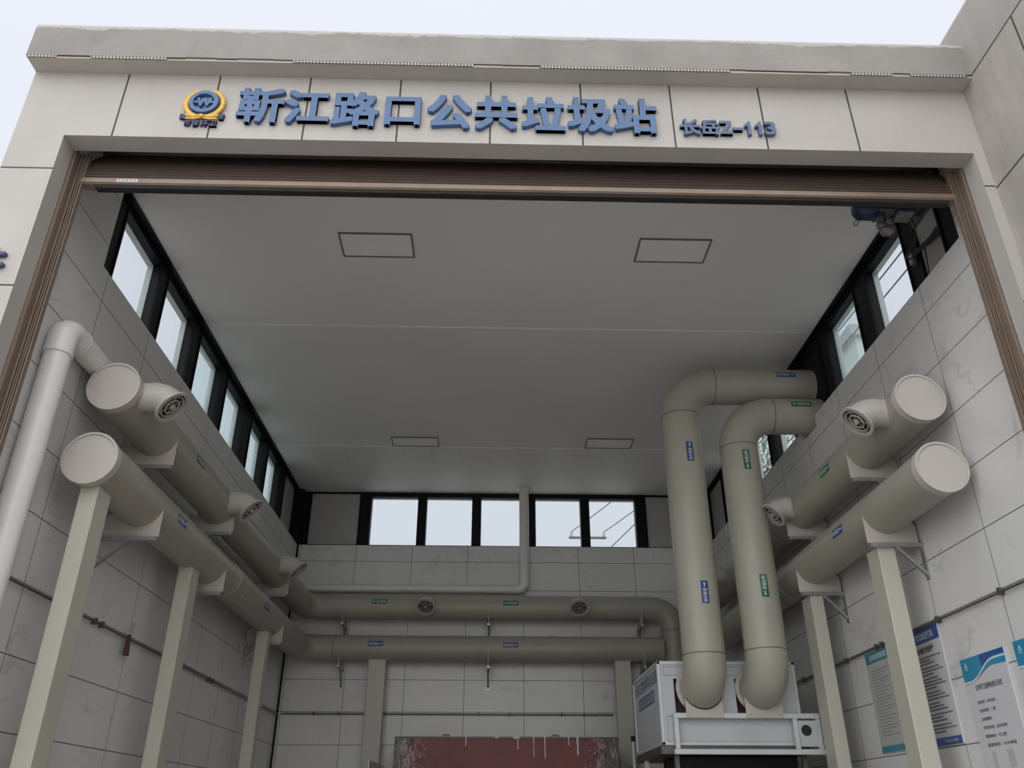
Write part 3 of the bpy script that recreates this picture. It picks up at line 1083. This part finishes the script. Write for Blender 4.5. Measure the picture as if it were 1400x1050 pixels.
# panel outlines on the front
for x0, x1, z0, z1 in ((1.57, 2.71, 2.19, 2.40), (1.57, 2.71, 2.74, 2.82)):
    m = MB()
    m.box(x0, x1, UY0+.003, UY0+.0065, z0, z0+.004).box(x0, x1, UY0+.003, UY0+.0065, z1-.004, z1)
    m.box(x0, x0+.004, UY0+.003, UY0+.0065, z0, z1).box(x1-.004, x1, UY0+.003, UY0+.0065, z0, z1)
    m.build('panel_seam', MGPRINT, un)
# lettering on the side facing left (reads from the back corner to the front)
m = MB()
flat_text(m, '分体式喷淋除臭设备', (UX0+.0085, 5.09, 2.69), (0, -1, 0), (0, 0, 1), 1.24, .125, .006)
m.build('side_lettering', MTXTB, un)
m = MB().box(UX0+.008, UX0+.0102, 4.06, 4.92, 2.545, 2.655)
so_ = m.build('side_plate', MTXTB, un)
m = MB().box(UX0+.0072, UX0+.008, 4.085, 4.895, 2.565, 2.635)
so2 = m.build('plate_field', mat('side_plate_field', (.30, .36, .43), .5), so_)
m = MB()
flat_text(m, '离子除臭新风设备', (UX0+.0066, 4.86, 2.578), (0, -1, 0), (0, 0, 1), .74, .045, .0)
m.build('plate_text', MTXTB, so_)
# front rack carrying the elbows
rk = thing('duct_rack', 'light metal rail frame across the front of the fan cabinet', 'rack', (2.2, 3.75, 2.1))
MB().bbox(1.615, 2.90, 3.722, 3.762, 2.375, 2.418, .004).build('upper_rail', MUNITT, rk)
MB().bbox(1.60, 2.93, 3.715, 3.765, 2.085, 2.128, .004).build('lower_rail', MUNITT, rk)
MB().bbox(1.615, 1.655, 3.722, 3.762, 2.128, 2.375, .004).build('upright', MUNITT, rk)
MB().bbox(2.66, 2.70, 3.722, 3.762, 2.128, 2.375, .004).build('upright', MUNITT, rk)
MB().bbox(2.86, 2.90, 3.722, 3.762, 2.128, 2.375, .004).build('upright', MUNITT, rk)
MB().bbox(2.70, 2.86, 3.735, 3.745, 2.15, 2.36, .003).build('end_plate', MUNIT, rk)
MB().disc((2.77, 3.735, 2.28), (0, -1, 0), .045, .004, 24).build('cable_port', MRUB, rk)
# stand below the cabinet
st = thing('cabinet_stand', 'cream legged stand under the fan cabinet', 'stand', (2.14, 4.5, 0))
MB().bbox(1.50, 2.80, 3.80, 5.15, 2.09, 2.158, .004).build('deck', MDSTEEL, st)
for x, y in ((1.51, 4.72), (2.74, 4.72), (1.62, 3.85), (2.74, 3.85)):
    MB().bbox(x, x+.045, y, y+.045, 0, 2.09, .004).build('leg', MCOLM if y > 4 else MDSTEEL, st)
cbx = thing('black_box', 'black box filling the dark space directly under the fan cabinet', 'cabinet', (2.2, 4.3, 0))  # plain black box filling the dark space below the deck
MB().bbox(1.68, 2.72, 3.92, 4.68, .05, 2.085, .006).build('body', MBLACK, cbx)
MB().bbox(1.70, 2.19, 3.905, 3.92, .1, 2.0, .004).build('door', MBLACK, cbx)
MB().bbox(2.21, 2.70, 3.905, 3.92, .1, 2.0, .004).build('door', MBLACK, cbx)
MB().box(1.68, 2.72, 3.92, 4.68, 0, .05).build('plinth', MDSTEEL, cbx)
o = thing('white_pole', 'slim white pole with a black cap standing left of the fan cabinet', 'pole', (1.685, 6.45, 0))
MB().tube([(1.685, 6.45, 0), (1.685, 6.45, 2.40)], .016, 14).build('shaft', MWHITE, o)
MB().tube([(1.685, 6.45, 2.39), (1.685, 6.45, 2.45)], .024, 14).build('cap', MRUB, o)

# ------------------------------------------------------------------ red hopper
HX0, HX1, HY0, HY1, HZ = -1.10, 1.53, 6.60, 7.38, 2.445
hp = thing('waste_hopper', 'large worn dark red steel hopper standing in front of the back wall', 'hopper', (.215, 7.0, 0))
fp = MB().bbox(HX0, HX1, HY0, HY0+.03, .4, HZ, .006).build('front_panel', MHOP, hp)
MB().bbox(HX0, HX1, HY1-.03, HY1, .4, HZ-.02, .006).build('rear_panel', MHOP, hp)
MB().bbox(HX0, HX0+.03, HY0+.03, HY1-.03, .4, HZ-.03, .005).build('side_panel', MHOP, hp)
MB().bbox(HX1-.03, HX1, HY0+.03, HY1-.03, .4, HZ-.03, .005).build('side_panel', MHOP, hp)
MB().bbox(HX0-.02, HX1+.02, HY0-.02, HY1+.01, 0, .4, .01).build('base', MHOP, hp)
MB().bbox(HX0-.003, HX1+.003, HY0-.006, HY0+.036, HZ-.012, HZ+.004, .003).build('rim', MDSTEEL, hp)
for x in (-.50, .79):
    lg = MB()
    for dx in (-.018, .022):
        p = [(x+dx+.024*cos(a), HY0+.015, HZ-.003+.028*sin(a)) for a in [pi*k/8 for k in range(9)]]
        lg.tube(p, .007, 8)
    lg.build('lifting_lug', MDSTEEL, hp)
for x0, x1, x2, s in ((-1.385, -1.36, -1.10, -1), (1.53, 1.79, 1.81, 1)):
    if s < 0:
        MB().prism([(x0, 1.0), (x1, 1.0), (x1, 2.18), (x0+.012, 2.195)], (0, HY0-.12, 0), (1, 0, 0), (0, 0, 1), (0, .30, 0)).build('wing_edge', MWHITE, hp)
        MB().prism([(x1, 1.0), (x2, 1.0), (x2, 2.06), (x1+.13, 2.14), (x1, 2.19)], (0, HY0-.10, 0), (1, 0, 0), (0, 0, 1), (0, .05, 0)).build('wing_panel', MHOP, hp)
    else:
        MB().prism([(x0, 1.0), (x1, 1.0), (x1, 2.08), (x0+.10, 2.15), (x0, 2.15)], (0, HY0-.10, 0), (1, 0, 0), (0, 0, 1), (0, .05, 0)).build('wing_panel', MHOP, hp)
for x, L, wd in ((-.27, .10, .012), (.34, .14, .014), (.53, .22, .010), (.66, .24, .012), (.94, .09, .012), (1.04, .20, .022), (.07, .012, .05), (.28, .018, .10)):
    p = [(0, .006), (wd, .006)]
    q = [(wd*.8, -L*.6), (wd*.95, -L*.9), (wd*.5, -L), (wd*.1, -L*.85), (wd*.25, -L*.5)]
    MB().prism(p+q, (x, HY0-.008, HZ), (1, 0, 0), (0, 0, 1), (0, .006, 0)).build('paint_drip', MWHITE, fp)

# ------------------------------------------------------------------ notices on the right wall
def board(y1, y0, z0, z1, m, label, d=.012):
    """y1 = left edge seen from the room (larger Y), y0 = right edge"""
    o = thing('notice_board', label, 'notice', (XR, (y0+y1)/2, z0))
    MB().bbox(XR-d, XR-.001, y0, y1, z0, z1, .002).build('panel', m, o)
    return o
def rect(mb, x, y1, y0, z0, z1, t=.0015):
    mb.box(x-t, x, y0, y1, z0, z1)
def row(mb, x, y1, y0, z0, h, brk=()):
    """one line of tiny print made of separate character marks"""
    y = y1
    k = 0
    while y-h*.8 > y0:
        if (k*7+int(z0*997)) % 11 not in brk:
            g = (k*5+int(z0*313)) % 4
            mb.box(x-.0012, x, y-h*.75, y-h*.62, z0, z0+h)
            mb.box(x-.0012, x, y-h*.75, y, z0+h*(.25*g), z0+h*(.25*g+.2))
            if g != 1:
                mb.box(x-.0012, x, y-h*.15, y, z0+h*.1, z0+h*.9)
        y -= h*1.0
        k += 1
F = XR-.012
# pale board with teal bands, farthest
o = board(3.13, 2.70, 2.055, 2.815, MPOSTG, 'pale notice with teal bands on the right wall, between the two columns')
for za, zb_ in ((2.725, 2.81), (2.06, 2.105)):
    m = MB(); rect(m, F, 3.125, 2.705, za, zb_); m.build('teal_band', MTEAL, o)
m = MB(); flat_text(m, '垃圾站管理制度', (F-.003, 3.04, 2.745), (0, -1, 0), (0, 0, 1), .31, .045, .01); m.build('heading', MSTXT, o)
for k in range(22):
    m = MB()
    row(m, F, 3.06, 2.76+(.05*(k % 3)), 2.66-.023*k, .010)
    m.build('text_line', MGPRINT, o)
# blue banded board
o = board(2.33, 1.86, 2.04, 2.828, MPOSTW, 'white notice with dark blue bands on the right wall, behind the nearest right column')
for za, zb_ in ((2.725, 2.822), (2.045, 2.095)):
    m = MB(); rect(m, F, 2.325, 1.875, za, zb_); m.build('blue_band', MPBLUE, o)
m = MB(); flat_text(m, '水平式垃圾压缩机', (F-.003, 2.285, 2.745), (0, -1, 0), (0, 0, 1), .34, .05, .012); m.build('heading', MSTXT, o)
m = MB(); flat_text(m, '安全操作规程', (F-.003, 2.28, 2.655), (0, -1, 0), (0, 0, 1), .30, .045, .018); m.build('title', MPRINT, o)
k = 0
for grp in range(7):
    for ln in range(3 if grp != 2 else 4):
        m = MB()
        row(m, F, 2.27, 1.90+.05*((k*3) % 4), 2.62-.0212*k-.008*grp, .0125)
        m.build('text_line', MPRINT, o)
        k += 1
m = MB(); flat_text(m, '环境卫生管理', (F-.003, 2.10, 2.06), (0, -1, 0), (0, 0, 1), .18, .02, .0); m.build('footer_text', MSTXT, o)
# white boards with cyan wave headers
def wave_board(y1, y0, z1, label):
    o = board(y1, y0, z1-.79, z1, MPOSTW, label, .016)
    f = XR-.016
    wd = y1-y0
    up_b = [(0, 0)] + [(wd*k/20, -.155+.075*(.5-.5*cos(pi*min(1, max(0, (k/20-.12)/.62))))-.02*max(0, k/20-.7)) for k in range(21)] + [(wd, 0)]
    MB().prism(up_b, (f-.0015, y1, z1), (0, -1, 0), (0, 0, 1), (.0015, 0, 0)).build('header_band', MCYAN, o)
    n = 20
    top = [(wd*(.25+.75*k/n), -.10+.07*(.5-.5*cos(pi*min(1, k/n*1.3)))) for k in range(n+1)]
    db = [(wd*.45, 0)] + [p for p in top if p[0] >= wd*.45] + [(wd, 0)]
    MB().prism(db, (f-.0022, y1, z1), (0, -1, 0), (0, 0, 1), (.001, 0, 0)).build('dark_wave', MPBLUE, o)
    st_ = [(wd*k/n, -.142+.105*(.5-.5*cos(pi*min(1, max(0, (k/n-.15)/.6))))) for k in range(n+1)]
    wv = st_+[(p[0], p[1]-.011) for p in reversed(st_)]
    MB().prism(wv, (f-.003, y1, z1), (0, -1, 0), (0, 0, 1), (.001, 0, 0)).build('white_wave', MSTXT, o)
    # drop emblem
    dr = [(.016*sin(a)*(1 if abs(a) < 2.2 else .8), -.018*cos(a)+(.012 if abs(a) > 2.7 else 0)) for a in [-pi+2*pi*k/16 for k in range(16)]]
    di = [(p[0]*.62, p[1]*.62-.003) for p in dr]
    mb = MB()
    vs = [Vector((f-.004, y1-.062-p[0], z1-.058+p[1])) for p in dr+di]
    mb.add(vs, [(k, (k+1) % 16, 16+(k+1) % 16, 16+k) for k in range(16)])
    mb.build('drop_emblem', MSTXT, o)
    mb = MB(); flat_text(mb, '公共环卫设施信息公示栏', (f-.003, y1-wd*.22, z1-.205), (0, -1, 0), (0, 0, 1), wd*.60, .036, .012); mb.build('title', MPRINT, o)
    for k, (s, wf) in enumerate((('设施名称：公共垃圾站', .40), ('设施类型：二类', .36), ('占地面积：', .24), ('开放时间：全天开放', .52), ('管理单位：环卫所', .46), ('监督电话：公示单位', .62))):
        mb = MB()
        flat_text(mb, s, (f-.003, y1-wd*.19, z1-.285-.050*k), (0, -1, 0), (0, 0, 1), wd*wf, .020, .012)
        mb.build('text_line', MPRINT, o)
    for a_, b_ in ((.24, .32), (.56, .70)):
        mb = MB()
        rect(mb, f, y1-wd*a_, y1-wd*b_, z1-.66, z1-.56)
        mb.build('photo_print', MPOSTG, o)
    for k in range(2):
        for a_, b_ in ((.17, .42), (.52, .62+.2*k)):
            mb = MB()
            row(mb, f, y1-wd*a_, y1-wd*b_, z1-.70-.022*k, .012)
            mb.build('caption_text', MGPRINT, o)
    fb = [(0, .005), (wd, .005), (wd, .10)] + [(wd*(1-k/12), .10-.085*(k/12)**.8) for k in range(1, 13)]
    MB().prism(fb, (f-.0015, y1, z1-.79), (0, -1, 0), (0, 0, 1), (.0015, 0, 0)).build('footer_wave', MCYAN, o)
wave_board(1.672, 1.155, 2.533, 'white notice with cyan wave header on the right wall, right of the nearest column')
wave_board(1.045, .53, 2.540, 'white notice with a cyan wave header cut by the right edge, nearest the doorway')

# ------------------------------------------------------------------ raised letters on the fascia
def bold(mb, ch, x0, x1, z0, z1, y, dep, off):
    """heavy raised glyph: the outline thickened evenly by off, inside the given box"""
    vs, fs, _ = glyphs(ch, 0., .5)
    ox, oz = min(off, (x1-x0)*.3), min(off, (z1-z0)*.3)
    if ch == '1':
        w_, h_ = x1-x0, z1-z0
        pts = [(.42, 0), (.80, 0), (.80, 1), (.52, 1), (.36, .86), (.08, .76), (.08, .56), (.42, .66)]
        mb.prism([(p[0]*w_, p[1]*h_) for p in pts], (x0, y, z0), (1, 0, 0), (0, 0, 1), (0, -dep, 0))
        return
    for k, (sx_, sz_) in enumerate(((-1, -1), (1, -1), (1, 1), (-1, 1), (0, 0), (0, 1), (0, -1), (1, 0), (-1, 0))):
        dx, dz = sx_*ox, sz_*oz
        d = dep-.0004*k
        mb.add([(x0+ox+dx+p[0]*(x1-x0-2*ox), y-d*(p[2]+.5), z0+oz+dz+p[1]*(z1-z0-2*oz)) for p in vs], fs)

def letter(ch, x0, x1, z0, z1, dep, off, m, label, group, y=0., name='sign_letter'):
    mb = MB()
    bold(mb, ch, x0, x1, z0, z1, y, dep, off)
    o = mb.build(name, m)
    return tag(o, label, 'letter', group)
G = 'raised blue station name letters'
OFF = .0085
for ch, x0, x1, z0, z1 in (('靳', -1.68, -1.38, 5.546, 5.846), ('江', -1.374, -1.083, 5.551, 5.835), ('路', -1.071, -.765, 5.530, 5.831),
                           ('口', -.726, -.495, 5.551, 5.794), ('公', -.452, -.163, 5.529, 5.823), ('共', -.144, .137, 5.530, 5.825),
                           ('垃', .161, .447, 5.527, 5.821), ('圾', .461, .758, 5.523, 5.826), ('站', .766, 1.05, 5.518, 5.824)):
    letter(ch, x0, x1, z0, z1, .032, OFF, MBLUE, 'large raised blue character '+ch+' on the fascia', G)
G2 = 'small raised blue station code letters'
for ch, x0, x1, z0, z1, lb in (('长', 1.195, 1.325, 5.522, 5.659, 'small raised blue character 长 on the fascia'),
                               ('岳', 1.326, 1.451, 5.524, 5.656, 'small raised blue character 岳 on the fascia'),
                               ('Z', 1.455, 1.535, 5.532, 5.646, 'small raised blue letter Z on the fascia'),
                               ('-', 1.54, 1.604, 5.567, 5.590, 'small raised blue dash after the letter Z'),
                               ('1', 1.613, 1.668, 5.532, 5.646, 'small raised blue digit 1 next to the dash'),
                               ('1', 1.684, 1.739, 5.534, 5.646, 'small raised blue digit 1 next to the digit 3'),
                               ('3', 1.747, 1.822, 5.535, 5.648, 'small raised blue digit 3 at the end of the code')):
    letter(ch, x0, x1, z0, z1, .026, .0045, MBLUE2, lb, G2)
# fragment of a vertical slogan on the left pier
mb = MB().bbox(-2.99, -2.828, -.03, 0, 4.475, 4.505, .006).bbox(-2.99, -2.822, -.03, 0, 4.40, 4.430, .006)
mb.bbox(-2.92, -2.89, -.03, 0, 4.33, 4.55, .004)
tag(mb.build('sign_letter', MNAVY), 'purple-blue raised character on the left pier, cut by the frame edge', 'letter')

# emblem: ring with W, gold wheat ears, small characters below
em = thing('sanitation_emblem', 'round blue wheel emblem between gold wheat ears on the fascia', 'emblem', (-1.90, 0, 5.7))
cx, cz = -1.898, 5.710
MB().ring((cx, 0, cz), (0, -1, 0), .068, .094, .04, 40).build('wheel_ring', MBLUE, em)
MB().disc((cx, 0, cz), (0, -1, 0), .069, .008, 36).build('wheel_disc', mat('pale_blue_disc', (.25, .38, .55), .45), em)
mb = MB()
bold(mb, 'W', cx-.05, cx+.05, cz-.036, cz+.038, -.008, .026, .004)
mb.box(cx-.068, cx-.036, -.034, -.008, cz-.008, cz+.010).box(cx+.036, cx+.068, -.034, -.008, cz-.008, cz+.010)
mb.build('letter_w', MBLUE, em)
for s in (-1, 1):
    mb = MB()
    for k in range(15):
        a = radians(-68+k*9.2)
        r_ = .118
        px, pz = cx+s*r_*cos(a)*1.0, cz+r_*sin(a)
        tdir = Vector((-s*sin(a), 0, cos(a)))
        for side in (-1, 1):
            n_ = Vector((s*cos(a), 0, sin(a)))*side
            dv = (tdir*.9+n_*.55).normalized()
            ang = math.atan2(dv.x, dv.z)
            mb.ball(Vector((px, -.018, pz))+n_*.008, .017, 8, 6, (.45, .6, 1.0), Matrix.Rotation(ang, 3, 'Y'))
    arc = [(cx+s*.118*cos(radians(-68+5*k)), -.016, cz+.118*sin(radians(-68+5*k))) for k in range(28)]
    mb.tube(arc, .011, 8)
    mb.build('wheat_ear', MGOLD, em)
mb = MB()
mb.tube([(cx-.105, -.016, cz-.100), (cx-.06, -.016, cz-.112), (cx-.02, -.016, cz-.104), (cx, -.016, cz-.116), (cx+.02, -.016, cz-.104), (cx+.06, -.016, cz-.112), (cx+.105, -.016, cz-.100)], .011, 10)
mb.tube([(cx-.10, -.016, cz-.128), (cx-.05, -.016, cz-.132), (cx, -.016, cz-.118), (cx+.05, -.016, cz-.132), (cx+.10, -.016, cz-.128)], .008, 10)
mb.ball((cx, -.02, cz-.114), .018, 10, 6)
mb.build('ribbon', MGOLD, em)
for ch, x0, x1, z0, z1 in (('城', -2.040, -1.997, 5.574, 5.621), ('管', -1.795, -1.755, 5.575, 5.624), ('市', -2.003, -1.960, 5.519, 5.566),
                           ('容', -1.951, -1.907, 5.517, 5.567), ('环', -1.897, -1.848, 5.515, 5.563), ('卫', -1.840, -1.793, 5.517, 5.565)):
    mb = MB()
    bold(mb, ch, x0, x1, z0, z1, 0, .02, .0012)
    mb.build('character', MNAVY, em)

# ------------------------------------------------------------------ outside, seen through the windows
pl = thing('utility_pole', 'distant utility pole with a crossarm seen through the back windows', 'pole', (5.3, 40, 0))
MB().tube([(5.3, 40, 0), (5.3, 40, 15.25)], [.16, .10], 14).build('mast', MCONC, pl)
MB().bbox(4.25, 6.30, 39.95, 40.05, 15.12, 15.24, .01).build('crossarm', MDSTEEL, pl)
for x in (4.38, 6.16):
    MB().tube([(x, 40, 15.24), (x, 40, 15.40), (x, 40, 15.52)], [.05, .09, .04], 10).build('insulator', MSTEEL, pl)
def wire(a, b, label, sag=.3, r=.022, group='overhead wires behind the station'):
    a, b = Vector(a), Vector(b)
    mb = MB()
    mb.tube([a.lerp(b, k/10)-Vector((0, 0, sag*4*(k/10)*(1-k/10))) for k in range(11)], r, 6)
    tag(mb.build('power_line', MCABLE), label, 'wire', group)
wire((4.38, 40, 15.5), (7.5, 22, 13.8), 'dark overhead wire from the left end of the distant crossarm', .1)
wire((6.16, 40, 15.5), (8.0, 24, 13.6), 'dark overhead wire from the right end of the distant crossarm', .1)
wire((5.3, 40, 13.5), (9.0, 20, 14.0), 'dark overhead wire crossing just below the distant crossarm', .05)
wire((5.3, 40, 13.0), (9.6, 22, 12.2), 'lowest dark overhead wire in the right back window', .05)
for z, yy, lb in ((14.5, 0, 'upper'), (13.95, 0, 'middle'), (12.95, 0, 'lower')):
    wire((10, 24.5, z+.12), (10, 6, z-.75), lb+' of three dark wires crossing the front right window', .1, .018, 'wires outside the right windows')
# pale building outside the right windows
nb = thing('neighbour_building', 'pale flat-roofed building outside the second right window', 'building', (15, 21.5, 0))
MB().box(11, 19, 17.5, 23.5, 0, 14.6).build('wall', MBLDG, nb)
MB().box(10.8, 19.2, 17.3, 23.7, 14.6, 14.95).build('roof', MCONC, nb)
for zz in (3, 6, 9, 12):
    for yy in (18.6, 21.0):
        MB().box(10.96, 11.02, yy, yy+1.1, zz, zz+1.4).build('window', MDPANE, nb)
# tree outside the far right windows
tr = thing('leafy_tree', 'green tree outside seen through the far right windows behind the tall ducts', 'tree', (12.6, 30, 0))
MB().tube([(12.6, 30, 0), (12.5, 30.1, 6), (12.7, 30, 10), (12.6, 30.1, 15)], [.32, .26, .18, .08], 12).build('trunk', MBARK, tr)
mb = MB()
for k in range(2600):
    while True:
        p = Vector((random.uniform(-1, 1), random.uniform(-1, 1), random.uniform(-1, 1)))
        if .25 < p.length < 1:
            break
    p = Vector((p.x*2.6, p.y*4.2, p.z*4.0))+Vector((12.6, 30, 13.6))
    a = Vector((random.uniform(-1, 1), random.uniform(-1, 1), random.uniform(-1, 1))).normalized()*.20
    b = a.orthogonal().normalized()*.09
    mb.add([p-a, p+b, p+a, p-b], [(0, 1, 2, 3)])
mb.build('foliage', MLEAF, tr)
